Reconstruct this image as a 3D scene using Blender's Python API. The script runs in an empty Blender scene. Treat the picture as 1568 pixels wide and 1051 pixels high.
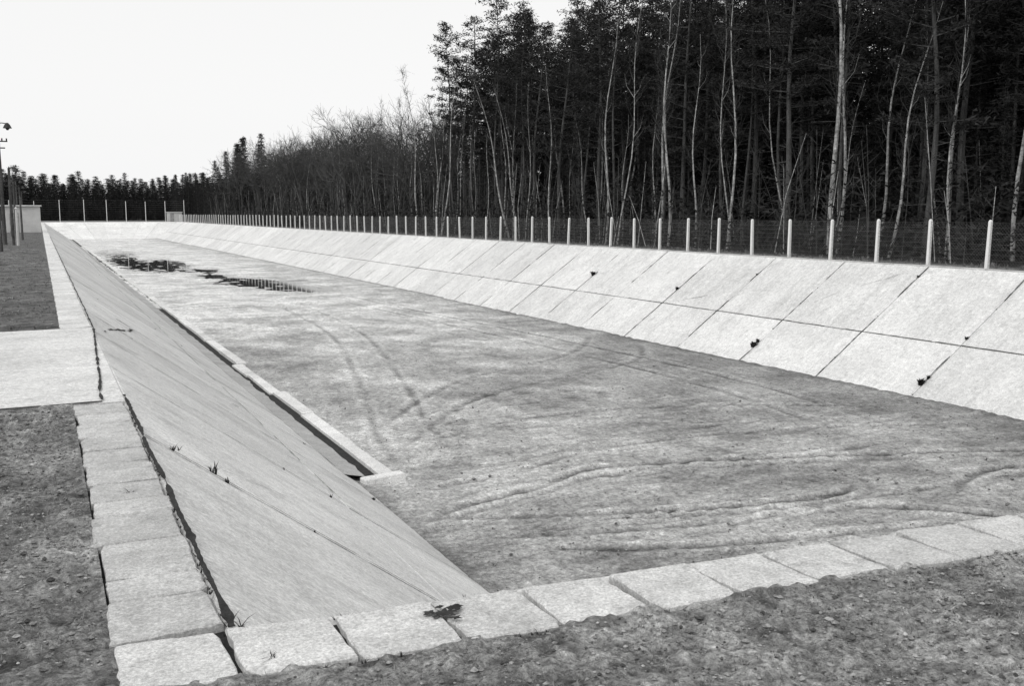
import bpy, math, random
import numpy as np
from mathutils import Vector, Matrix, noise
random.seed(7); rng=np.random.RandomState(7)
R=math.radians
sc=bpy.context.scene
sc.view_settings.view_transform='Standard'
sc.view_settings.look='None'
sc.view_settings.exposure=0
sc.view_settings.gamma=1
col=sc.collection

# ------------------------------------------------------------------ materials
def N(nt,t,**k):
    n=nt.nodes.new(t)
    for a,b in k.items(): setattr(n,a,b)
    return n
def g(c): return (c,c,c*0.99,1)
def make_mat(name,lo,hi,scale=0.6,stretch=(1,1,1),fine=25,fine_amt=0.35,bump=0.3,bump_dist=0.02,rough=0.9,tone=False,spec=0.2,distort=0.3,dark=0.0,dark_scale=3.0,mid=0,mid_scale=4.0,mid_stretch=(1,1,1),grit=0,grit_scale=9,streak=0,streak_stretch=(1,1,1)):
    m=bpy.data.materials.new(name); m.use_nodes=True
    nt=m.node_tree; b=nt.nodes['Principled BSDF']
    b.inputs['Roughness'].default_value=rough
    b.inputs['Specular IOR Level'].default_value=spec
    tc=N(nt,'ShaderNodeTexCoord'); mp=N(nt,'ShaderNodeMapping'); mp.inputs['Scale'].default_value=stretch
    nt.links.new(tc.outputs['Object'],mp.inputs['Vector'])
    n1=N(nt,'ShaderNodeTexNoise'); n1.inputs['Scale'].default_value=scale; n1.inputs['Detail'].default_value=8; n1.inputs['Roughness'].default_value=0.65; n1.inputs['Distortion'].default_value=distort
    nt.links.new(mp.outputs[0],n1.inputs['Vector'])
    r=N(nt,'ShaderNodeValToRGB'); r.color_ramp.elements[0].position=0.34; r.color_ramp.elements[1].position=0.68
    r.color_ramp.elements[0].color=g(lo); r.color_ramp.elements[1].color=g(hi)
    nt.links.new(n1.outputs['Fac'],r.inputs['Fac'])
    out=r.outputs[0]
    def mulv(out,val):
        mu=N(nt,'ShaderNodeMix',data_type='RGBA',blend_type='MULTIPLY'); mu.inputs[0].default_value=1
        nt.links.new(out,mu.inputs[6]); nt.links.new(val,mu.inputs[7]); return mu.outputs[2]
    def noi(sc_,fmin,fmax,tmin,tmax,det=6,ro=.75,st=None):
        n=N(nt,'ShaderNodeTexNoise'); n.inputs['Scale'].default_value=sc_; n.inputs['Detail'].default_value=det; n.inputs['Roughness'].default_value=ro
        if st:
            mm=N(nt,'ShaderNodeMapping'); mm.inputs['Scale'].default_value=st; nt.links.new(tc.outputs['Object'],mm.inputs['Vector']); nt.links.new(mm.outputs[0],n.inputs['Vector'])
        else: nt.links.new(tc.outputs['Object'],n.inputs['Vector'])
        a=N(nt,'ShaderNodeMapRange'); a.inputs['From Min'].default_value=fmin; a.inputs['From Max'].default_value=fmax
        a.inputs['To Min'].default_value=tmin; a.inputs['To Max'].default_value=tmax
        nt.links.new(n.outputs['Fac'],a.inputs['Value']); return n,a
    n2,a2=noi(fine,.36,.64,1-fine_amt,1+fine_amt); out=mulv(out,a2.outputs[0])
    if grit>0:
        _,a=noi(grit_scale,.40,.60,1-grit,1+grit,12,.97); out=mulv(out,a.outputs[0])
    if mid>0:
        _,a=noi(mid_scale,.36,.64,1-mid,1+mid,9,.8,mid_stretch); out=mulv(out,a.outputs[0])
    if streak>0:
        _,a=noi(1.0,.5,.66,1,1-streak,8,.7,streak_stretch); out=mulv(out,a.outputs[0])
    if dark>0:
        _,a=noi(dark_scale,.54,.66,1,1-dark,10,.8); out=mulv(out,a.outputs[0])
    if tone:
        at=N(nt,'ShaderNodeAttribute'); at.attribute_name='tone'; out=mulv(out,at.outputs['Fac'])
    nt.links.new(out,b.inputs['Base Color'])
    if bump>0:
        bp=N(nt,'ShaderNodeBump'); bp.inputs['Strength'].default_value=bump; bp.inputs['Distance'].default_value=bump_dist
        nt.links.new(n2.outputs['Fac'],bp.inputs['Height']); nt.links.new(bp.outputs[0],b.inputs['Normal'])
    return m
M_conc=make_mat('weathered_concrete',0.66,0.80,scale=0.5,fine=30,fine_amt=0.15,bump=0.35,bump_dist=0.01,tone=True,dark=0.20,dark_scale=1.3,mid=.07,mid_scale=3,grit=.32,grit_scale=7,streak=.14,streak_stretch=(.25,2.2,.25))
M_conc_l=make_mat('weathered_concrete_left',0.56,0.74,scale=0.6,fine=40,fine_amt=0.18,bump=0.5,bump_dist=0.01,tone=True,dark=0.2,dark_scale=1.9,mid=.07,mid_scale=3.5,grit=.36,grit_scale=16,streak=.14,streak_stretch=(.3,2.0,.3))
M_paver=make_mat('paver_concrete',0.54,0.76,scale=2.2,fine=60,fine_amt=0.28,bump=0.8,bump_dist=0.012,tone=True,dark=0.35,dark_scale=4,mid=.12,mid_scale=11,grit=.3,grit_scale=40)
M_gap=make_mat('joint_soil',0.02,0.05,scale=8,fine=60,fine_amt=0.5,bump=0.5)
M_silt=make_mat('silt_floor',0.28,0.52,scale=0.4,fine=16,fine_amt=0.30,bump=1.0,bump_dist=0.04,tone=True,dark=0.38,dark_scale=2.6,distort=.8,mid=.16,mid_scale=3.0,mid_stretch=(.8,1.8,1),grit=.72,grit_scale=6)
M_ground=make_mat('ground_soil',0.19,0.46,scale=1.3,fine=34,fine_amt=0.5,bump=1.0,bump_dist=0.04,tone=True,dark=0.5,dark_scale=6,mid=.25,mid_scale=10,grit=.8,grit_scale=24)
M_clod=make_mat('soil_clods',0.16,0.5,scale=9,fine=60,fine_amt=0.4,bump=0.4,tone=True)
M_post=make_mat('fence_post_concrete',0.78,0.86,scale=3,fine=30,fine_amt=0.1,bump=0.1,dark=.15,dark_scale=3)
M_wire=make_mat('galvanised_wire',0.12,0.2,scale=3,fine=10,fine_amt=0.1,bump=0,rough=0.5)
M_leaf=make_mat('pine_needles',0.014,0.046,scale=0.7,fine=5,fine_amt=0.4,bump=0)
M_bark=make_mat('pine_bark',0.04,0.13,scale=1.2,stretch=(3,3,0.6),fine=12,fine_amt=0.4,bump=0.3)
M_birch=make_mat('birch_bark',0.16,0.55,scale=2,stretch=(1,1,1.6),fine=9,fine_amt=0.4,bump=0.1)
M_twig=make_mat('bare_twigs',0.04,0.10,scale=2,fine=9,fine_amt=0.3,bump=0)
M_grass=make_mat('dry_grass_blades',0.10,0.34,scale=5,fine=20,fine_amt=0.4,bump=0)
M_weed=make_mat('dark_weeds',0.02,0.05,scale=5,fine=20,fine_amt=0.4,bump=0)
M_wall=make_mat('rendered_wall',0.5,0.62,scale=1,fine=20,fine_amt=0.12,bump=0.1)
M_dark=make_mat('dark_painted_metal',0.03,0.05,scale=1,fine=20,fine_amt=0.1,bump=0,rough=0.5)
M_water=bpy.data.materials.new('puddle_water'); M_water.use_nodes=True
b=M_water.node_tree.nodes['Principled BSDF']; b.inputs['Base Color'].default_value=(0.015,0.015,0.015,1); b.inputs['Roughness'].default_value=0.05

# ------------------------------------------------------------------ mesh builder
class MB:
    def __init__(s): s.v=[];s.f=[];s.m=[];s.t=[]
    def add(s,vs,fs,mi=0,t=1.0):
        o=len(s.v); s.v.extend([tuple(q) for q in vs]); s.f.extend([tuple(i+o for i in f) for f in fs]); s.m.extend([mi]*len(fs))
        if isinstance(t,(int,float)): s.t.extend([t]*len(vs))
        else: s.t.extend(list(t))
    def mesh(s,name,mats,smooth=False):
        me=bpy.data.meshes.new(name); me.from_pydata(s.v,[],s.f)
        for m in mats: me.materials.append(m)
        me.polygons.foreach_set('material_index',s.m)
        a=me.attributes.new('tone','FLOAT','POINT'); a.data.foreach_set('value',s.t)
        if smooth: me.polygons.foreach_set('use_smooth',[True]*len(s.f))
        me.update(); return me
    def obj(s,name,mats,smooth=False,parent=None):
        o=bpy.data.objects.new(name,s.mesh(name,mats,smooth)); col.objects.link(o)
        if parent: o.parent=parent
        return o
def empty(name):
    e=bpy.data.objects.new(name,None); col.objects.link(e); return e
def slab(mb,c,depth,n=None,mi=0,t=1.0,bev=0.012):
    c=[Vector(q) for q in c]; nn=(c[1]-c[0]).cross(c[3]-c[0]).normalized()
    cen=sum(c,Vector())/4
    ins=[q+(cen-q).normalized()*bev*1.4 for q in c]
    low=[q-nn*bev for q in c]; bot=[q-nn*depth for q in c]
    vs=ins+low+bot; fs=[(0,1,2,3)]
    for i in range(4):
        j=(i+1)%4
        fs+=[(i,4+i,4+j,j),(4+i,8+i,8+j,4+j)]
    mb.add(vs,fs,mi,t)
def box(mb,x0,x1,y0,y1,z0,z1,mi=0,t=1.0,bev=0.01):
    slab(mb,[(x0,y0,z1),(x1,y0,z1),(x1,y1,z1),(x0,y1,z1)],z1-z0,mi=mi,t=t,bev=bev)
def tube(mb,pts,rad,sides=5,mi=0,t=1.0,cap=False):
    pts=[Vector(p) for p in pts]; vs=[];fs=[]
    for i,p in enumerate(pts):
        d=(pts[min(i+1,len(pts)-1)]-pts[max(i-1,0)])
        if d.length<1e-6: d=Vector((0,0,1))
        d.normalize(); a=d.orthogonal().normalized() if abs(d.z)<0.95 else Vector((1,0,0)).cross(d).normalized()
        bb=d.cross(a)
        for k in range(sides):
            an=2*math.pi*k/sides; vs.append(p+(a*math.cos(an)+bb*math.sin(an))*rad[i])
    for i in range(len(pts)-1):
        for k in range(sides):
            k2=(k+1)%sides; fs.append((i*sides+k,i*sides+k2,(i+1)*sides+k2,(i+1)*sides+k))
    if cap: fs.append(tuple((len(pts)-1)*sides+k for k in range(sides)))
    mb.add(vs,fs,mi,t)
def fbm(x,y,s,o=4,z=0.0):
    v=0;a=1;tt=0
    for i in range(o):
        v+=a*noise.noise((x*s+13.1*i,y*s-7.7*i,z+i*3.3)); tt+=a; a*=0.55; s*=2.05
    return v/tt
def lerp(a,b,t): return a+(b-a)*t

# ------------------------------------------------------------------ dimensions (m)
XL,XLT,XR,XRT=0.70,5.70,29.0,23.8
ZF=-3.68; YE=240.0; YET=234.8
def ynear(x): return 4.48-0.08*x
JY=[8.9+4.1*i for i in range(-1,57)]
def Lp(t,y,h=0.0): return (lerp(XL,XLT,t)+.593*h,y,lerp(0,ZF,t)+.806*h)
def Rp(t,y,h=0.0): return (lerp(XR,XRT,t)-.577*h,y,lerp(0,ZF,t)+.816*h)

# ------------------------------------------------------------------ basin floor
ruts=[([(5.9,16.0),(6.87,16.7),(8.94,17.3),(10.55,18.07),(12.9,17.75),(15.9,16.8),(20.3,15.3),(24,13.5)],0.10,1.5),
      ([(5.9,15.6),(6.9,16.2),(8.94,16.9),(10.6,17.5),(12.9,17.2),(15.9,16.3),(20.3,14.8),(24,13)],0.07,.6),
      ([(5.5,16.5),(8.9,15.3),(12.06,14.4),(14.2,14.3),(15.0,14.9),(14.6,15.6)],0.10,1.4),
      ([(5.5,16.2),(8.9,15.0),(12.06,14.05),(14.4,13.9),(15.4,14.8),(14.9,15.9)],0.07,0.7),
      ([(6.0,15.2),(9.0,14.2),(13,13.5),(16,13.2)],0.09,1.0),
      ([(6.2,15.5),(9.0,14.5),(13,13.9),(17,13.8),(20,14.5)],0.06,.6),
      ([(6.4,18.0),(9.0,18.6),(12.0,19.6),(17,19.4),(23,17.5)],0.08,0.8),
      ([(7.4,19.0),(10.0,19.6),(13.0,20.6),(17,20.4),(23,18.5)],0.08,0.6),
      ([(13.6,13.6),(14.9,12.8),(16.0,11.6)],0.12,1.6),
      ([(16.5,13.4),(17.6,14.0),(18.9,14.2),(20.5,13.6)],0.1,1.2),
      ([(7,14.2),(10,12.9),(15,11.9)],0.1,1.0),
      ([(8,22),(12,23.5),(17,23),(23,20)],0.10,0.8),
      ([(6.8,19.6),(7.6,24),(9.5,32),(12,45),(13,62)],0.11,0.5),([(8.3,19.2),(9.1,24),(11,32),(13.5,45),(14.5,62)],0.11,0.5),
      ([(20,18),(21,26),(20.5,40),(18,70)],0.13,0.9),
      ([(18.3,18),(19.3,26),(18.8,40),(16.5,70)],0.13,0.8),
      ([(7,21),(12,27),(20,31),(23.5,36)],0.12,0.7),([(7,23),(12,29.5),(19,34),(23.5,40)],0.12,0.7)]
for i in range(12):
    y0=rng.uniform(12.5,28); s_=rng.uniform(-.15,.15); c_=rng.uniform(-.012,.012); a0=rng.uniform(5.6,12); a1=a0+rng.uniform(6,12)
    ruts.append(([(x,y0+s_*(x-a0)+c_*(x-a0)**2+.3*math.sin(x*.5+i)) for x in np.linspace(a0,min(a1,24),6)],rng.uniform(.05,.09),rng.uniform(.3,.8)))
def smooth_poly(p,n=14):
    out=[]
    for i in range(len(p)-1):
        p0=np.array(p[max(i-1,0)]);p1=np.array(p[i]);p2=np.array(p[i+1]);p3=np.array(p[min(i+2,len(p)-1)])
        for k in range(n):
            t=k/n; out.append(0.5*((2*p1)+(-p0+p2)*t+(2*p0-5*p1+4*p2-p3)*t*t+(-p0+3*p1-3*p2+p3)*t**3))
    out.append(np.array(p[-1],float)); return np.array(out)
xs=np.arange(5.3,24.25,0.1)
ys=[4.0];st=0.2
while ys[-1]<9.5: ys.append(ys[-1]+0.25)
st=0.06
while ys[-1]<236.0:
    ys.append(ys[-1]+st)
    if st<.3 or ys[-1]>170: st*=1.012
ys=np.array(ys); GX,GY=np.meshgrid(xs,ys); nx,ny=len(xs),len(ys)
rut=np.zeros_like(GX)
for p,w,dep in ruts:
    q=smooth_poly(p)
    mask=(GY<q[:,1].max()+1)&(GY>q[:,1].min()-1)
    gx=GX[mask];gy=GY[mask];dm=np.full(gx.shape,1e9);fade=np.zeros(gx.shape)
    for i in range(len(q)-1):
        a=q[i];d=q[i+1]-q[i];L=(d**2).sum()
        t=np.clip(((gx-a[0])*d[0]+(gy-a[1])*d[1])/L,0,1)
        dd=np.hypot(gx-a[0]-t*d[0],gy-a[1]-t*d[1]); k=dd<dm; dm=np.where(k,dd,dm)
        u=(i+.5)/(len(q)-1); fade=np.where(k,min(1,5*u,5*(1-u)),fade)
    nzv=np.array([0.65+0.8*noise.noise((x*0.9,y*0.9,w*50)) if dq<1 else 0 for x,y,dq in zip(gx,gy,dm)])
    prof=-np.exp(-(dm/w)**2)+0.6*np.exp(-((dm-2.1*w)/(w*0.8))**2)
    rut[mask]+=prof*dep*np.clip(nzv,0.1,1.2)*fade
pud=[(15.8,80,3.2,6.5,1.0),(17.7,72,2.2,3.5,1.0),(13.9,90,1.3,4,.85),(10.6,108,2.8,10,1.05),(8.8,124,1.9,12,1.0),(13.0,118,1.6,7,1.0),(9.5,150,2.2,12,.95),(14.5,99,1.3,3,.9)]
F=MB();vs=[];ts=[]
for j in range(ny):
    y=ys[j]
    for i in range(nx):
        x=xs[i]
        n1=fbm(x,y,0.35,3);n2=noise.noise((x*0.8,y*2.6,4.0)) if y<24 else noise.noise((x*1.6,y*0.9,4.0))
        n3=noise.noise((x*6,y*6,1))
        z=ZF+0.035*n1+0.015*n2+0.016*n3+0.06*rut[j,i]
        t=1.0+0.5*n1+0.32*n2*(1.25 if y<20 else .8)+0.3*n3+0.75*max(-1.0,min(0.6,rut[j,i]))
        if 60<y<180:
            m=sum(k*math.exp(-((x-a)/c)**2-((y-bq)/d)**2) for a,bq,c,d,k in pud)
            nn=fbm(x,y*.45,1.1,3,7)
            z=ZF+.05-.088*m*(1+2.2*nn)+.012*n1
            if m>.15: t*=1-.5*min(1,m)
        edge=min(x-XLT,XRT-x)
        if edge<0.5: z+=0.05*(0.5-max(edge,0))*(1+1.2*n3)
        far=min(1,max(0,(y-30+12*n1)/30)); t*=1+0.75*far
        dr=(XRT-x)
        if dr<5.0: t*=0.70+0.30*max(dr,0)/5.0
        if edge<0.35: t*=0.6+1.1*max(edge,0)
        if 17<y<34 and x<12: t*=1.15
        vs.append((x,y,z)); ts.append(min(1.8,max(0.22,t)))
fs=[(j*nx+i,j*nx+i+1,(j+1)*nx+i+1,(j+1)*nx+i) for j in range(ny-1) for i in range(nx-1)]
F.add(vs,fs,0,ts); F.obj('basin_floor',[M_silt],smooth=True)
P=MB(); P.add([(6.8,64,ZF+.006),(20.4,64,ZF+.006),(20.4,172,ZF+.006),(6.8,172,ZF+.006)],[(0,1,2,3)])
P.obj('rain_puddle',[M_water])

# ------------------------------------------------------------------ sloped concrete walls
W=MB()
tj=0.6
def addpanel(side,y0,y1,t0,t1):
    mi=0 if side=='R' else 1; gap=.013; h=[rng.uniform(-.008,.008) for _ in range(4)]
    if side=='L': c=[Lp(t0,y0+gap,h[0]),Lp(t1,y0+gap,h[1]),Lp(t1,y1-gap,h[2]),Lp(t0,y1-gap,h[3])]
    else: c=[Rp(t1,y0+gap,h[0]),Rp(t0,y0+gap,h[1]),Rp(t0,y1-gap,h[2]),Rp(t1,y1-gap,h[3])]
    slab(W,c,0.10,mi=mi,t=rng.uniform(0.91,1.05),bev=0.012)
for side in 'LR':
    Y=[ynear(XL) if side=='L' else ynear(XR)]+[y for y in JY if y>ynear(XL)+3]+[YE]
    for a,bb in zip(Y[:-1],Y[1:]):
        if bb-a<0.5: continue
        if a<8.5:
            for (t0,t1) in ((0,tj-0.004),(tj+0.004,1.03)):
                y0a=min(a+5.0*t0,bb-.05);y0b=min(a+5.0*t1,bb-.025)
                if side=='L': c=[Lp(t0,y0a),Lp(t1,y0b),Lp(t1,bb-.018),Lp(t0,bb-.018)]
                else: c=[Rp(t1,y0b),Rp(t0,y0a),Rp(t0,bb-.018),Rp(t1,bb-.018)]
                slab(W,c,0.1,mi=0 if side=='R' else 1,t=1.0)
            continue
        addpanel(side,a,bb,0,tj-0.003); addpanel(side,a,bb,tj+0.003,1.03)
for k in range(7):
    xa=lerp(XL,XR,k/7);xb=lerp(XL,XR,(k+1)/7);xta=lerp(XLT,XRT,k/7);xtb=lerp(XLT,XRT,(k+1)/7)
    slab(W,[(xa+.02,ynear(xa),0),(xb-.02,ynear(xb),0),(xtb-.02,ynear(xtb)+5.1,ZF),(xta+.02,ynear(xta)+5.1,ZF)],0.1,mi=0,t=rng.uniform(.92,1.05))
    slab(W,[(xta+.02,YET,ZF),(xtb-.02,YET,ZF),(xb-.02,YE,0),(xa+.02,YE,0)],0.1,mi=0,t=rng.uniform(1.0,1.12))
d=0.055
W.add([(XL,2,-d-.02),(XLT+.1,2,ZF-d-.1),(XLT+.1,YE,ZF-d-.1),(XL,YE,-d-.02)],[(0,1,2,3)],2)
W.add([(XRT-.1,2,ZF-d-.1),(XR,2,-d-.02),(XR,YE,-d-.02),(XRT-.1,YE,ZF-d-.1)],[(0,1,2,3)],2)
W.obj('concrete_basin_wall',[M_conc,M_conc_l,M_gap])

# dirt and moss packed into joints and cracks
JD=MB()
def ribbon(fn,p0,p1,w,n,h=.006,wander=0.0,seed=0.0,dash=-9):
    p0=Vector(p0);p1=Vector(p1);d_=(p1-p0);L=d_.length;d_.normalize();pr=Vector((-d_.y,d_.x))
    prev=None
    for k in range(n+1):
        s=L*k/n; c=p0+d_*s+pr*wander*noise.noise((s*.9,seed,0))
        ww=w*max(.12,(.75+1.1*noise.noise((s*3.1,seed,3))+.5*noise.noise((s*11,seed,5))))
        a=fn(c.x+pr.x*ww*.5,c.y+pr.y*ww*.5,h);b_=fn(c.x-pr.x*ww*.5,c.y-pr.y*ww*.5,h)
        if prev and noise.noise((s*.7,seed,9))>dash: JD.add([prev[0],prev[1],b_,a],[(0,1,2,3)])
        prev=(a,b_)
fL=lambda a,b,h:Lp(a/6.21,b,h+.009); fR=lambda a,b,h:Rp(a/6.37,b,h+.009)
fG=lambda a,b,h:(a,b,.03+h)
for i,y in enumerate(JY):
    if y<8: continue
    near=y<45
    ribbon(fL,(0.02,y),(6.2,y),.034 if y<14 else (.045 if y<20 else .055),110 if near else 14,wander=.03,seed=y,dash=-.5)
    ribbon(fR,(0.02,y),(6.36,y),.042 if y<50 else .05,60 if near else 12,wander=.04,seed=y+50,dash=-.17)
ribbon(fL,(3.73,13.5),(3.73,230),.03,1600,wander=.03,seed=3,dash=-.15)
ribbon(fR,(3.82,8.9),(3.82,235),.026,1500,wander=.04,seed=4,dash=-.2)
for (a,b_,w) in [((.8,9.3),(4.9,12.9),.008),((.5,13.2),(5.6,17.0),.014),((.3,17.3),(4.0,20.6),.03),((.25,18.5),(1.5,25),.05),((5.2,9.6),(5.7,12.9),.012)]:
    ribbon(fL,a,b_,w,120,wander=.08,seed=a[1]*1.7,dash=-.1)
for (a,b_,w) in [((.3,26),(2.6,28.8),.014),((2.5,34),(3.7,37),.02)]:
    ribbon(fR,a,b_,w,60,wander=.2,seed=a[1]*1.3,dash=-.1)
ribbon(fG,(.695,4.42),(.70,10.9),.042,200,h=-.006,wander=.02,seed=11)
ribbon(fG,(.47,10.62),(.71,17.7),.035,160,wander=.03,seed=12)
ribbon(fG,(-3,10.57),(.47,10.62),.05,80,h=-.01,wander=.03,seed=13)
ribbon(fG,(-3,17.6),(.7,17.75),.05,80,h=-.01,wander=.03,seed=14)
ribbon(fG,(.71,17.7),(.71,90),.03,400,h=-.012,wander=.02,seed=15)
JD.obj('joint_dirt',[M_gap])

# drainage kerb + channel at the left toe
K=MB(); y=19.3; K_z=ZF+0.15
while y<230:
    L=rng.uniform(2.6,4.2); off=rng.uniform(-.04,.04); x0=6.19+off
    if 29<y<34: x0-=0.12
    hz=rng.uniform(-.03,.03)
    slab(K,[(x0,y,K_z+hz),(x0+.34,y,K_z+hz),(x0+.34+rng.uniform(-.03,.03),y+L-.05,K_z+hz),(x0+rng.uniform(-.03,.03),y+L-.05,K_z+hz+rng.uniform(-.03,.02))],0.4,t=rng.uniform(1.0,1.2),bev=.025)
    y+=L
slab(K,[(5.75,18.90,K_z-.02),(6.66,19.0,K_z+.01),(6.64,19.27,K_z+.01),(5.72,19.20,K_z-.02)],0.4,t=1.25,bev=.02)
pv=None;y=19.25
while y<230:
    e=5.87+.08*noise.noise((y*.7,1,1))+.05*noise.noise((y*3,1,1)); z=ZF+.12+.02*noise.noise((y,3,1))
    cur=[(5.40,y,z+.10),(e,y,z),(e+.02,y,ZF+.05),(6.3,y,ZF+.05)]
    if pv:
        K.add([pv[0],pv[1],cur[1],cur[0]],[(0,1,2,3)],0,.62); K.add([pv[1],pv[2],cur[2],cur[1]],[(0,1,2,3)],1); K.add([pv[2],pv[3],cur[3],cur[2]],[(0,1,2,3)],1)
    pv=cur;y+=.3 if y<60 else 1.5
K.obj('drainage_channel_kerb',[M_conc_l,M_gap])

# ------------------------------------------------------------------ rim pavers
PV=MB()
def paver(x0,x1,y0,y1,dyx=0.0,jit=0.012,t=None,z=0.014):
    zz=[z+rng.uniform(-.008,.008) for _ in range(4)]
    j=lambda: rng.uniform(-jit,jit)
    c=[(x0,y0+dyx*x0),(x1,y0+dyx*x1),(x1,y1+dyx*x1),(x0,y1+dyx*x0)]
    c=[(a+j(),b_+j(),zz[i]) for i,(a,b_) in enumerate(c)]
    pts=[]
    for i in range(4):
        a=Vector(c[i]);b_=Vector(c[(i+1)%4])
        for k in range(8):
            p=a.lerp(b_,k/8)+Vector((rng.normal(0,.004),rng.normal(0,.004),rng.normal(0,.001)))
            if k==0 and rng.rand()<.4: p+= (Vector(((x0+x1)/2,p.y,p.z))-p)*rng.uniform(.03,.13)
            pts.append(p)
    n=len(pts); cen=sum(pts,Vector())/n; t=t if t else rng.uniform(.85,1.1)
    ins=[q+(cen-q).normalized()*.010 for q in pts]; low=[q-Vector((0,0,.010)) for q in pts]; bot=[q-Vector((0,0,.09)) for q in pts]
    PV.add(ins+low+bot,[tuple(range(n))]+[(i,n+i,n+(i+1)%n,(i+1)%n) for i in range(n)]+[(n+i,2*n+i,2*n+(i+1)%n,n+(i+1)%n) for i in range(n)],0,t)
x=0.19
while x<29.5:
    paver(x,x+0.452,4.48-.49+rng.uniform(-.02,.02),4.48-.015,dyx=-0.08,jit=.014); x+=0.485
y=4.50
while y<10.4:
    sh=rng.uniform(-.02,.02); L=rng.choice([.32,.49,.49,.6])
    paver(0.20+sh,0.67+sh*.4,y+.01,y+L-.01,jit=.012,t=rng.uniform(.72,.9)); y+=L
y=17.8
while y<238:
    L=0.49 if y<70 else 2.0
    paver(0.2,0.68,y,y+L-.02,jit=.008,t=rng.uniform(.95,1.1)); y+=L
y=3.0
while y<238:
    paver(XR+.03,XR+.47,y,y+.98,jit=.01,t=rng.uniform(.7,.95),z=.03); y+=1
x=0.2
while x<29:
    paver(x,x+.98,YE+.02,YE+.5,t=1.0); x+=1.0
PV.obj('paving_slab_border',[M_paver])
A=MB()
for (x0,x1) in ((-2.9,0.69),(-6.4,-2.93)):
    slab(A,[(x0,10.62,.016),(x1,10.60,.018),(x1,17.75,.018),(x0,17.6,.016)],.12,t=1.0,bev=.015)
A.obj('concrete_apron',[M_conc_l])
SB=MB()
SB.add([(0.1,3.6,-.035),(0.72,3.6,-.035),(0.72,240,-.035),(0.1,240,-.035)],[(0,1,2,3)])
SB.add([(0.72,3.98,-.034),(29,1.7,-.034),(29,2.2,-.034),(0.72,4.45,-.034)],[(0,1,2,3)])
SB.obj('joint_soil_bed',[M_gap])

# ------------------------------------------------------------------ ground
G=MB()
B=2500
def gh(x,y):
    return 0.030*fbm(x,y,1.3,3)+0.030*noise.noise((x*7,y*7,2))+0.024*noise.noise((x*17,y*17,5))+.002
def gpatch(x0,x1,y0,y1,s,cut=None,tone0=1.0):
    X=np.linspace(x0,x1,int((x1-x0)/s)+1);Yv=np.linspace(y0,y1,int((y1-y0)/s)+1)
    vs=[];ts=[]
    for yy in Yv:
        for xx in X:
            y2=yy
            if cut: y2=y0+(cut(xx)-y0)*(yy-y0)/(y1-y0)
            vs.append((xx,y2,gh(xx,y2))); ts.append(max(.15,tone0*(1+0.7*fbm(xx,y2,.9,3)+.6*noise.noise((xx*5,y2*5,8))+.6*noise.noise((xx*17,y2*17,5)))))
    n=len(X)
    fs=[(j*n+i,j*n+i+1,(j+1)*n+i+1,(j+1)*n+i) for j in range(len(Yv)-1) for i in range(n-1)]
    G.add(vs,fs,0,ts)
gpatch(-5,9,-2,4.0,0.03,cut=lambda x:4.005-0.08*x if x>.2 else 4.40,tone0=1.1)
gpatch(-5,0.19,4.40,10.6,0.03,tone0=.9)
gpatch(-5,0.2,17.65,60,0.12,tone0=.45)
def q(x0,x1,y0,y1,t,mi=0): G.add([(x0,y0,-.004),(x1,y0,-.004),(x1,y1,-.004),(x0,y1,-.004)],[(0,1,2,3)],mi,t)
G.add([(9,-2,-.02),(29.5,-2,-.02),(29.5,3.99-.08*29.5,-.02),(9,3.99-.72,-.02)],[(0,1,2,3)],0,1)
q(-B,-5,-B,B,.45); q(-5,0.2,60,B,.4); q(-5,29.5,-B,-2,.8); q(0.2,29.5,240.5,B,.5)
G.add([(-5,10.5,-.05),(0.2,10.5,-.05),(0.2,17.7,-.05),(-5,17.7,-.05)],[(0,1,2,3)],0,.6)
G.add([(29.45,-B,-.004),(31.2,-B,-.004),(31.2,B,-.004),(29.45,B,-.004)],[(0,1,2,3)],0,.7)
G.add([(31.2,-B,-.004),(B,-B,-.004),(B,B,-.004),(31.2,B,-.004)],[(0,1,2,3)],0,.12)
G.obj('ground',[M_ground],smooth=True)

C=MB()
ico=[(0,0,1),(0.9,0,.3),(.28,.85,.3),(-.72,.5,.3),(-.72,-.5,.3),(.28,-.85,.3),(0,0,-.6)]
icof=[(0,1,2),(0,2,3),(0,3,4),(0,4,5),(0,5,1),(6,2,1),(6,3,2),(6,4,3),(6,5,4),(6,1,5)]
def clod(x,y,z,s,t):
    a=rng.uniform(0,6.28);ca,sa=math.cos(a),math.sin(a)
    sx,sy,sz=s*rng.uniform(.6,1.4),s*rng.uniform(.6,1.4),s*rng.uniform(.5,1.1)
    C.add([(x+(p[0]*ca*sx-p[1]*sa*sy),y+(p[0]*sa*sx+p[1]*ca*sy),z+p[2]*sz) for p in ico],icof,0,t)
for i in range(22000):
    if rng.rand()<.6:
        x=rng.uniform(-.8,9);y=rng.uniform(1.6,3.95-.08*x)
    else: x=rng.uniform(-2.2,.16);y=rng.uniform(4.3,10.5)
    s=min(.022,.004+rng.exponential(.0038)); clod(x,y,gh(x,y)+s*.2,s,rng.uniform(.2,1.15))
for i in range(5200):
    x=rng.uniform(5.9,23.5);y=9.5+rng.exponential(12)
    if y>60: continue
    clod(x,y,ZF+.01,min(.05,.008+rng.exponential(.008)),rng.uniform(.3,1.4))
C.obj('gravel',[M_clod])

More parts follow.
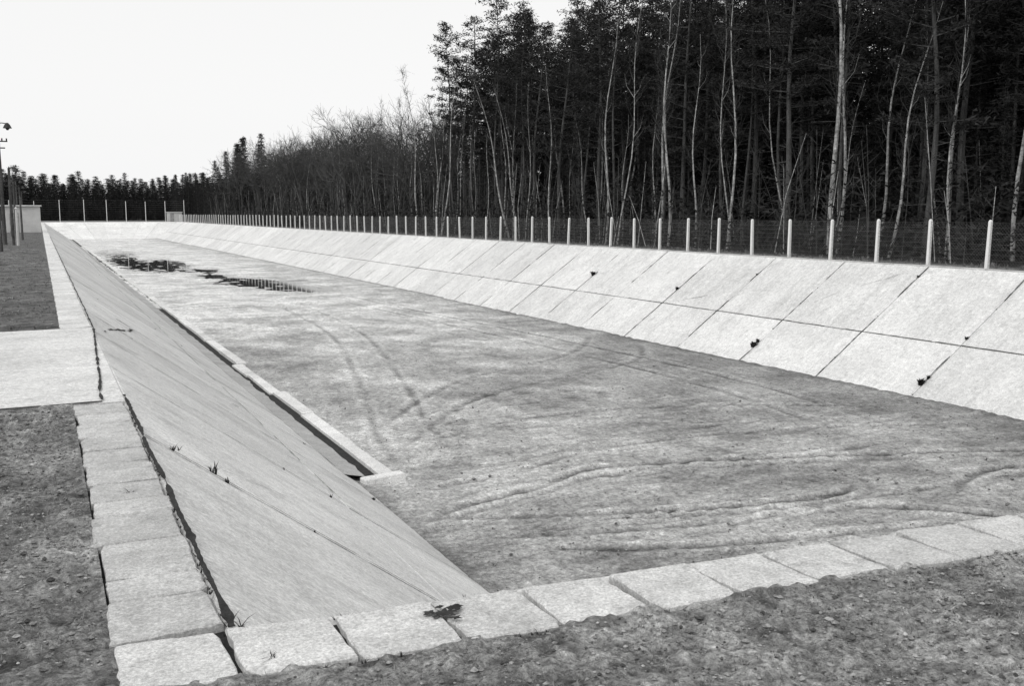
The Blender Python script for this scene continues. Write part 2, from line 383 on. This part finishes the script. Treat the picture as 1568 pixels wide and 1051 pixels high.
# ------------------------------------------------------------------ grass tufts & weeds
def tuft(mb,x,y,z,h,n,spread=.5,w=.006,mi=0):
    for k in range(n):
        a=rng.uniform(0,6.28);l=h*rng.uniform(.4,1.1);s=spread*rng.uniform(.1,1)
        dx,dy=math.cos(a)*l*s,math.sin(a)*l*s;px,py=-math.sin(a)*w,math.cos(a)*w
        ox,oy=x+rng.uniform(-1,1)*h*.2,y+rng.uniform(-1,1)*h*.2
        mb.add([(ox-px,oy-py,z),(ox+px,oy+py,z),(ox+dx*.5+px*.8,oy+dy*.5+py*.8,z+l*.6),(ox+dx*.5-px*.8,oy+dy*.5-py*.8,z+l*.6),(ox+dx*1.1,oy+dy*1.1,z+l*.85)],[(0,1,2,3),(3,2,4)],mi)
T=MB()
for i in range(7000):
    if rng.rand()<.6: x=rng.uniform(-.8,9);y=rng.uniform(1.6,3.95-.08*x)
    else: x=rng.uniform(-3,.12);y=rng.uniform(4.4,10.4)
    if fbm(x,y,.8,2)<-.1: continue
    tuft(T,x,y,gh(x,y)-.003,rng.uniform(.012,.036),6,1.8,.0016)
for i in range(2600):
    y=18+rng.exponential(30);x=rng.uniform(-8,.1)
    if y>160: continue
    tuft(T,x,y,-.01,rng.uniform(.04,.08),7,1.2,.008)
for i in range(1900):
    y=rng.uniform(12,200);x=rng.uniform(29.5,31.5); tuft(T,x,y,-.01,rng.uniform(.08,.26),8,.8,.012)
T.obj('dry_grass',[M_grass])
V=MB()
for (p,h,n,w) in [(Lp(.05,8.95),.09,16,.004),(Lp(.12,8.98),.13,22,.006),(Lp(.14,8.9),.07,12,.006),(Lp(.42,12.98),.06,12,.005),(Lp(.55,13.0),.06,12,.005),(Lp(.30,8.92),.03,10,.004),
                (Lp(.93,17.1),.08,14,.01),
                (Rp(.864,29.45),.26,60,.035),(Rp(.82,29.45),.18,30,.03),(Rp(.909,21.25),.24,60,.03),(Rp(.86,21.2),.16,30,.02),(Rp(.435,37.65),.16,40,.03),(Rp(.389,45.85),.28,60,.04),(Rp(.55,21.2),.13,30,.02),
                (Rp(.1,25.3),.12,30,.02),(Rp(.2,33.5),.1,20,.02)]:
    tuft(V,p[0],p[1],p[2]-.01,h,n,.9,w)
    tuft(V,p[0]+rng.uniform(-.1,.1),p[1],p[2],h*.5,n//2,1.3,w)
for i in range(130):
    y=JY[rng.randint(3,30)]+rng.uniform(-.02,.02); t=rng.uniform(0,1)**1.3
    p=Rp(t,y) if rng.rand()<.85 else Lp(t,y)
    tuft(V,p[0],p[1],p[2]-.03,rng.uniform(.04,.08),7,1.2,.012)
for i in range(70):
    y=rng.choice([4.7,5.3,6.6,8.0,9.4,10.0])+rng.normal(0,.22); tuft(V,.685+rng.uniform(-.02,.02),y,0,rng.uniform(.015,.035),7,1.3,.003)
for i in range(120):
    x=rng.choice([.66,1.14,1.9,2.6,3.3,4.8,6])+rng.normal(0,.15); tuft(V,x,4.46-.08*x+rng.choice([0.0,-.5]),-.01,rng.uniform(.012,.03),7,1.4,.002)
for (x,y,h) in [(.69,4.5,.06),(.74,4.45,.05),(.45,7.0,.05),(.8,4.05,.045)]:
    tuft(V,x,y,0.0,h,9,2.2,.003)
V.obj('weed_clumps',[M_weed])
S=MB()
for (cx,cy,r0,n) in [(1.63,4.13,.05,34),(1.70,4.17,.035,20),(1.57,4.16,.03,20),(1.66,4.06,.025,16),(1.64,4.21,.02,14)]:
    pts=[]
    for k in range(n):
        a=2*math.pi*k/n; r=r0*rng.uniform(.55,1.45); pts.append((cx+r*1.2*math.cos(a),cy+r*.8*math.sin(a),.028+rng.uniform(0,.005)))
    S.add([(cx,cy,.033)]+pts,[(0,1+k,1+(k+1)%n) for k in range(n)])
S.obj('moss_patch',[M_weed])

# ------------------------------------------------------------------ fence
fe=empty('concrete_post_fence'); FP=MB(); FW=MB()
fx=29.62; y=23.4-2.5*8
while y<243:
    h=1.70+rng.uniform(-.04,.04); lx=rng.uniform(-.05,.05);ly=rng.uniform(-.05,.05);w=.058
    vs=[]
    for (ww,zz,k) in ((w,-.1,0),(w*.85,h-.06,1),(w*.4,h,1)):
        vs+=[(fx+lx*k-ww,y+ly*k-ww,zz),(fx+lx*k+ww,y+ly*k-ww,zz),(fx+lx*k+ww,y+ly*k+ww,zz),(fx+lx*k-ww,y+ly*k+ww,zz)]
    fs=[(8,9,10,11)]
    for a in (0,4):
        for i in range(4): fs.append((a+i,a+(i+1)%4,a+4+(i+1)%4,a+4+i))
    FP.add(vs,fs); y+=2.5
for k in range(9):
    z=.12+k*.185; pts=[];yy=3.4
    while yy<242: pts.append((fx,yy,z+rng.uniform(-.008,.008))); yy+=2.5
    tube(FW,pts,[.004]*len(pts),3)
yy=3.4
while yy<120:
    tube(FW,[(fx-.004,yy,.1),(fx-.004,yy+1.48,1.58)],[.0022]*2,3); tube(FW,[(fx+.004,yy+1.48,.1),(fx+.004,yy,1.58)],[.0022]*2,3); yy+=.12
FP.obj('posts',[M_post],parent=fe); FW.obj('wires',[M_wire],parent=fe)
be=empty('boundary_fence'); BP=MB()
for X in [-30,-24,-18,-12,-6,-1,4.2,9.3,14.1,18.3,22.6,27,31.3]:
    tube(BP,[(X,246,-.1),(X,246,5.0+rng.uniform(-.3,.3))],[.09,.07],6,cap=True)
BP.obj('posts',[M_post],parent=be); BW=MB()
for k in range(10): tube(BW,[(-30,246,.4+k*.5),(31.3,246,.4+k*.5)],[.012,.012],3)
BW.obj('wires',[M_wire],parent=be)

# ------------------------------------------------------------------ lamps, poles, shed, hut
def lamp(x,y,h):
    e=empty('street_lamp'); m=MB()
    tube(m,[(x,y,-.1),(x,y,h*.5),(x,y,h)],[.12,.10,.07],8,cap=True)
    m.obj('pole',[M_bark],parent=e); a=MB()
    tube(a,[(x-.5,y,h-1.0),(x+.5,y,h-1.0)],[.04,.04],5); tube(a,[(x-.35,y,h-1.4),(x+.35,y,h-1.4)],[.04,.04],5)
    for s in (-.45,-.2,.2,.45): tube(a,[(x+s,y,h-1.0),(x+s,y,h-.82)],[.04,.05],6,cap=True)
    tube(a,[(x,y,h-.1),(x+.2,y-.1,h+.1),(x+.55,y-.2,h+.05)],[.03,.03,.03],5)
    tube(a,[(x+.55,y-.2,h+.1),(x+.55,y-.2,h-.02),(x+.55,y-.2,h-.22)],[.06,.16,.26],10); tube(a,[(x+.55,y-.2,h-.22),(x+.55,y-.2,h-.34)],[.13,.05],8,cap=True)
    a.obj('crossarm_and_lamp_head',[M_dark],parent=e)
for (x,y,h) in [(-2.0,68,7.3),(-2.1,92,5.6),(-2.2,110.5,5.6),(-2.5,140,6.0),(-2.6,170,6.0),(-2.8,205,6.0)]: lamp(x,y,h)
def post(x,y,h,mat):
    m=MB(); tube(m,[(x,y,-.1),(x,y,h)],[.08,.06],8,cap=True); tube(m,[(x,y,h),(x,y,h+.12)],[.10,.02],8); m.obj('wooden_post',[mat])
post(-1.5,67,4.6,M_twig); post(-1.25,66,2.2,M_wall); post(-1.8,55,3.4,M_bark); post(-1.7,86,4.2,M_bark); post(-1.2,80,3.0,M_bark)
def shed(name,x0,x1,y0,y1,h):
    e=empty(name); w=MB(); box(w,x0,x1,y0,y1,-.1,h,bev=.02); w.obj('walls',[M_wall],parent=e)
    r=MB(); box(r,x0-.15,x1+.15,y0-.2,y1+.15,h+.004,h+.12,bev=.02); r.obj('flat_roof',[M_conc_l],parent=e)
    dd=MB(); cx=lerp(x0,x1,.3); box(dd,cx-.42,cx+.42,y0-.04,y0+.02,.02,2.0,bev=.01)
    dd.obj('door',[M_clod],parent=e)
shed('utility_shed',-3.4,.1,112,116,2.65)
shed('pump_hut',27.2,30.4,243,245.4,2.2)

# ------------------------------------------------------------------ trees
def blades(mb,cx,cy,cz,rad,n,L,w,mi,flat=.6):
    p=rng.normal(0,.5,(n,3))*rad; p[:,2]*=flat
    d=rng.normal(0,1,(n,3)); d[:,2]*=.7; d/=np.linalg.norm(d,axis=1)[:,None]
    s=rng.normal(0,1,(n,3)); s=np.cross(d,s); s/=np.linalg.norm(s,axis=1)[:,None]
    ll=L*rng.uniform(.5,1.2,n)[:,None]; ww=w*rng.uniform(.6,1.3,n)[:,None]
    c=p+np.array([cx,cy,cz]); a=c-d*ll*.5-s*ww*.5;b2=c-d*ll*.3+s*ww*.5;e=c+d*ll*.5
    vs=np.stack([a,b2,e],1).reshape(-1,3)
    mb.add(vs.tolist(),[(3*i,3*i+1,3*i+2) for i in range(n)],mi)
def trunkpath(H,lean,wob,n=9):
    a=rng.uniform(0,6.28);ph=rng.uniform(0,6.28)
    return [Vector((math.cos(a)*lean*(k/n)**1.4*H+wob*math.sin(ph+k*.9),math.sin(a)*lean*(k/n)**1.4*H+wob*math.cos(ph*1.3+k*.8),H*k/n)) for k in range(n+1)]
def at(path,t):
    t=min(.9999,max(0,t))*(len(path)-1);i=int(t);return path[i].lerp(path[i+1],t-i)
def pine(seed,H,c0,wid,rad):
    global rng; rng=np.random.RandomState(seed); m=MB(); P_=trunkpath(H,rng.uniform(.0,.05),.15)
    tube(m,P_,[max(.02,rad*(1-.85*k/9)) for k in range(10)],7,0)
    for i in range(30):
        t=rng.uniform(.08,c0+.05);p=at(P_,t);a=rng.uniform(0,6.28);l=rng.uniform(.4,1.9)
        q_=p+Vector((math.cos(a)*l,math.sin(a)*l,rng.uniform(-.3,.3))); tube(m,[p,q_],[.022,.008],3,0)
        if rng.rand()<.6: blades(m,q_.x,q_.y,q_.z,.6,12,.36,.08,1,.5)
    nb=48
    for i in range(nb):
        u=(i+rng.rand())/nb; t=c0+(1-c0)*u; p=at(P_,t); a=i*2.4+rng.uniform(-.5,.5)
        prof=(math.sin(math.pi*min(1,.18+u*.82))**.8) if u>.35 else .75+.25*u
        l=wid*(prof*.9+.12)*rng.uniform(.4,1.25)
        up=rng.uniform(-.05,.35)+.25*u
        q1=p+Vector((math.cos(a)*l*.5,math.sin(a)*l*.5,l*up*.35)); q2=p+Vector((math.cos(a)*l,math.sin(a)*l,l*up))
        tube(m,[p,q1,q2],[.035,.022,.008],3,0)
        nc=max(2,int(l*2.8))
        for c in range(nc):
            f=.3+.75*(c+rng.rand())/nc; qq=p.lerp(q1,f*2) if f<.5 else q1.lerp(q2,(f-.5)*2)
            blades(m,qq.x+rng.normal(0,.15),qq.y+rng.normal(0,.15),qq.z+rng.uniform(-.05,.2),.5,24,.34,.09,1,.42)
    p=P_[-1]; blades(m,p.x,p.y,p.z,.35,24,.4,.08,1,1.2)
    return m.mesh('pine_tree_mesh',[M_bark,M_leaf])
def spruce(seed,H,c0,wid,dens=1.0):
    global rng; rng=np.random.RandomState(seed); m=MB(); P_=trunkpath(H,.01,.05)
    tube(m,P_,[max(.015,.14*(1-.92*k/9)) for k in range(10)],5,0)
    nb=int(80*dens)
    for i in range(nb):
        u=(i+rng.rand())/nb; p=at(P_,c0+(1-c0)*u); a=i*2.4+rng.uniform(-.4,.4)
        l=wid*(1-u)**.85*rng.uniform(.5,1.25)+.15
        q2=p+Vector((math.cos(a)*l,math.sin(a)*l,-l*.22+.15*u)); tube(m,[p,q2],[.03,.008],3,0)
        nc=max(2,int(l*2.6))
        for c in range(nc):
            f=.15+.9*(c+rng.rand())/nc; qq=p.lerp(q2,f)
            blades(m,qq.x,qq.y,qq.z-.05,.45,12,.5,.14,1,.4)
    p=P_[-1]; blades(m,p.x,p.y,p.z,.15,10,.4,.06,1,2)
    return m.mesh('spruce_tree_mesh',[M_bark,M_leaf])
def birch(seed,H,rad):
    global rng; rng=np.random.RandomState(seed); m=MB(); P_=trunkpath(H,rng.uniform(.02,.12),.2)
    tube(m,P_,[max(.012,rad*(1-.9*k/9)) for k in range(10)],7,0)
    for i in range(30):
        t=rng.uniform(.35,.98);p=at(P_,t);a=rng.uniform(0,6.28);l=rng.uniform(.6,2.2)*(1.2-t)*1.4
        q=p+Vector((math.cos(a)*l*.45,math.sin(a)*l*.45,l*.9)); tube(m,[p,p.lerp(q,.5)+Vector((math.cos(a),math.sin(a),0))*.12*l,q],[.02,.012,.005],3,1 if i>3 else 0)
        for k in range(6):
            r0=p.lerp(q,rng.uniform(.3,1)); d_=Vector(rng.normal(0,.35,3))+Vector((0,0,.35)); tube(m,[r0,r0+d_*rng.uniform(.5,1.2)],[.009,.004],3,1)
    return m.mesh('birch_tree_mesh',[M_birch,M_twig])
def bare(seed,H):
    global rng; rng=np.random.RandomState(seed); m=MB()
    def rec(p,d,l,r,lev):
        mid=p+d*l*.5+Vector(rng.normal(0,.04*l,3)); e=p+d*l+Vector(rng.normal(0,.05*l,3))
        tube(m,[p,mid,e],[r,r*.8,r*.6],4 if lev<2 else 3,0)
        if lev>=5: return
        for k in range(3 if lev<4 else 4):
            nd=(d+Vector(rng.normal(0,.42+.05*lev,3))+Vector((0,0,.12))).normalized()
            s=rng.uniform(.45,1.0); rec(p.lerp(e,s) if k else e,nd,l*rng.uniform(.55,.8),max(.012,r*.55) if k else r*.62,lev+1)
    rec(Vector((0,0,0)),Vector((rng.normal(0,.04),rng.normal(0,.04),1)).normalized(),H*.34,H*.0085,0)
    zmax=max(v[2] for v in m.v); s=H/zmax; m.v=[(a*s,b_*s,c*s) for a,b_,c in m.v]
    return m.mesh('bare_tree_mesh',[M_twig])
pines=[pine(11,20,.36,2.7,.14),pine(12,20,.46,2.4,.11),pine(13,20,.30,3.0,.18),pine(14,20,.48,2.1,.12),pine(15,20,.40,3.3,.20)]
spr=[spruce(21,17,.04,2.5),spruce(22,17,.08,2.2),spruce(23,17,.12,2.9)]
bir=[birch(31,15,.05),birch(32,15,.10),birch(33,15,.06),birch(34,15,.085)]
bars=[bare(41,15),bare(42,15),bare(43,15)]
rng=np.random.RandomState(99)
def place(name,me,x,y,s,parent=None,sz=1.0,tilt=.0):
    o=bpy.data.objects.new(name,me); o.location=(x,y,-.05); o.scale=(s,s,s*sz); o.rotation_euler=(rng.normal(0,tilt) if tilt else 0,rng.normal(0,tilt) if tilt else 0,rng.uniform(0,6.28)); col.objects.link(o)
    if parent: o.parent=parent
    return o
y=10
while y<92:
    place('pine_tree',pines[rng.randint(5)],rng.uniform(34,38.5),y,rng.uniform(.75,.92) if y<72 else rng.uniform(.86,1.04),tilt=.02); y+=rng.uniform(1.3,4.2)
y=14
while y<100:
    place('birch_tree',bir[rng.randint(4)],rng.uniform(32.6,37),y,rng.uniform(.5,1.1),tilt=.05); y+=rng.choice([rng.uniform(.5,1.5),rng.uniform(2,6)])
place('birch_tree',bir[1],33.2,34.6,1.25,tilt=.01); o=place('birch_tree',bir[1],33.0,69.0,.85); o.rotation_euler=(R(-7),R(-4),1)
y=92
while y<205:
    place('bare_tree',bars[rng.randint(3)],rng.uniform(33,38),y,rng.uniform(.75,1.02),tilt=.03); y+=rng.uniform(1.6,3.4)
y=184
while y<222:
    place('spruce_tree',spr[rng.randint(3)],rng.uniform(33.5,38),y,rng.uniform(.8,1.08)*(1 if y<212 else .75)); y+=rng.uniform(2.2,4.2)
fo=empty('pine_forest')
for i in range(150):
    place('forest_pine',pines[rng.randint(5)],rng.uniform(38,50),rng.uniform(8,91),rng.uniform(.8,1.02),fo,tilt=.02)
for i in range(60):
    place('forest_birch',bir[rng.randint(4)],rng.uniform(36,41),rng.uniform(10,200),rng.uniform(.5,1.1),fo,tilt=.05)
for gx in range(9):
    for gy in range(62):
        x=39.5+gx*3.2+rng.uniform(-1.3,1.3); y=8+gy*3.2+rng.uniform(-1.4,1.4)
        s=rng.uniform(.6,1.0)
        if gx<2: s*=.7
        if gx>5 and y<92: s=rng.uniform(.95,1.15)
        if y>92: s*=.66
        o=place('forest_spruce',spr[rng.randint(3)],x,y,s,fo)
        if gx>2: o.scale=(s*1.3,s*1.3,s)
for i in range(130):
    place('forest_bare',bars[rng.randint(3)],rng.uniform(38,46),rng.uniform(91,200),rng.uniform(.75,1.02),fo,tilt=.03)
df=empty('distant_forest')
for i in range(120):
    place('far_spruce',spr[rng.randint(3)],rng.uniform(34,56),rng.uniform(212,300),rng.uniform(.45,.75),df)
for row,(yy,s0) in enumerate(((292,.34),(297,.50),(302,.58),(306,.62),(310,.68),(315,.72),(320,.74))):
    x=-85
    while x<62:
        s=s0*rng.uniform(.82,1.08)*(1.1 if x<-2 else 1)*(1.15 if rng.rand()<.12 else 1)
        o=place('far_tree',spr[rng.randint(3)],x,yy+rng.uniform(-2,2),s,df); w_=rng.uniform(1.3,2.4)*(1.5 if row<2 else 1); o.scale=(o.scale[0]*w_,o.scale[1]*w_,o.scale[2]); x+=rng.uniform(1.1,2.8)
U=MB()
for i in range(900):
    y=rng.uniform(12,215);x=31.9+rng.exponential(4)
    if x>46: continue
    h=rng.uniform(1.2,6.5); lx,ly=rng.normal(0,.12,2)*h; r=rng.uniform(.012,.03)
    mi=0 if rng.rand()<.22 else 1
    tube(U,[(x,y,-.05),(x+lx*.4+rng.normal(0,.08),y+ly*.4,h*.5),(x+lx,y+ly,h)],[r,r*.7,r*.3],3,mi)
    for k in range(9):
        f=rng.uniform(.25,1);a=rng.uniform(0,6.28);l=rng.uniform(.3,1.1)
        tube(U,[(x+lx*f,y+ly*f,h*f),(x+lx*f+math.cos(a)*l*.6,y+ly*f+math.sin(a)*l*.6,h*f+l*.6)],[.009,.004],3,1)
for i in range(3600):
    y=rng.uniform(8,215);x=32.5+rng.exponential(5)
    blades(U,x,y,abs(rng.normal(0,1.4))+.1,.9,14,.5,.13,2,.8)
U.obj('forest_undergrowth',[M_birch,M_twig,M_leaf])

# ------------------------------------------------------------------ light
w=bpy.data.worlds.new('World'); sc.world=w; w.use_nodes=True; nt=w.node_tree
bg=nt.nodes['Background']; sky=N(nt,'ShaderNodeTexSky',sky_type='NISHITA'); sky.sun_disc=False
sun_el=R(50); sun_dir=Vector((-0.75,-0.55,0)).normalized()
sky.sun_elevation=sun_el; sky.sun_rotation=math.atan2(sun_dir.x,sun_dir.y)
hs=N(nt,'ShaderNodeHueSaturation'); hs.inputs['Saturation'].default_value=0.0
mx=N(nt,'ShaderNodeMix',data_type='RGBA'); mx.inputs[0].default_value=.82
mx.inputs[7].default_value=(10.2,10.2,10.18,1)
nt.links.new(sky.outputs[0],hs.inputs['Color']); nt.links.new(hs.outputs[0],mx.inputs[6]); nt.links.new(mx.outputs[2],bg.inputs['Color'])
bg.inputs['Strength'].default_value=.1
L=bpy.data.lights.new('sun','SUN'); L.energy=1.1; L.angle=R(20); L.color=(1,.99,.975)
lo=bpy.data.objects.new('sun',L); col.objects.link(lo)
dv=Vector((sun_dir.x*math.cos(sun_el),sun_dir.y*math.cos(sun_el),math.sin(sun_el)))
lo.rotation_euler=dv.to_track_quat('Z','Y').to_euler(); lo.location=(0,0,50)

cam=bpy.data.cameras.new('camera'); co=bpy.data.objects.new('camera',cam); col.objects.link(co)
cam.sensor_width=36; cam.lens=34.2; cam.clip_end=5000; cam.clip_start=.05
co.location=(0,0,1.92); co.rotation_euler=(R(90-7.59),0,R(-25.72)); sc.camera=co
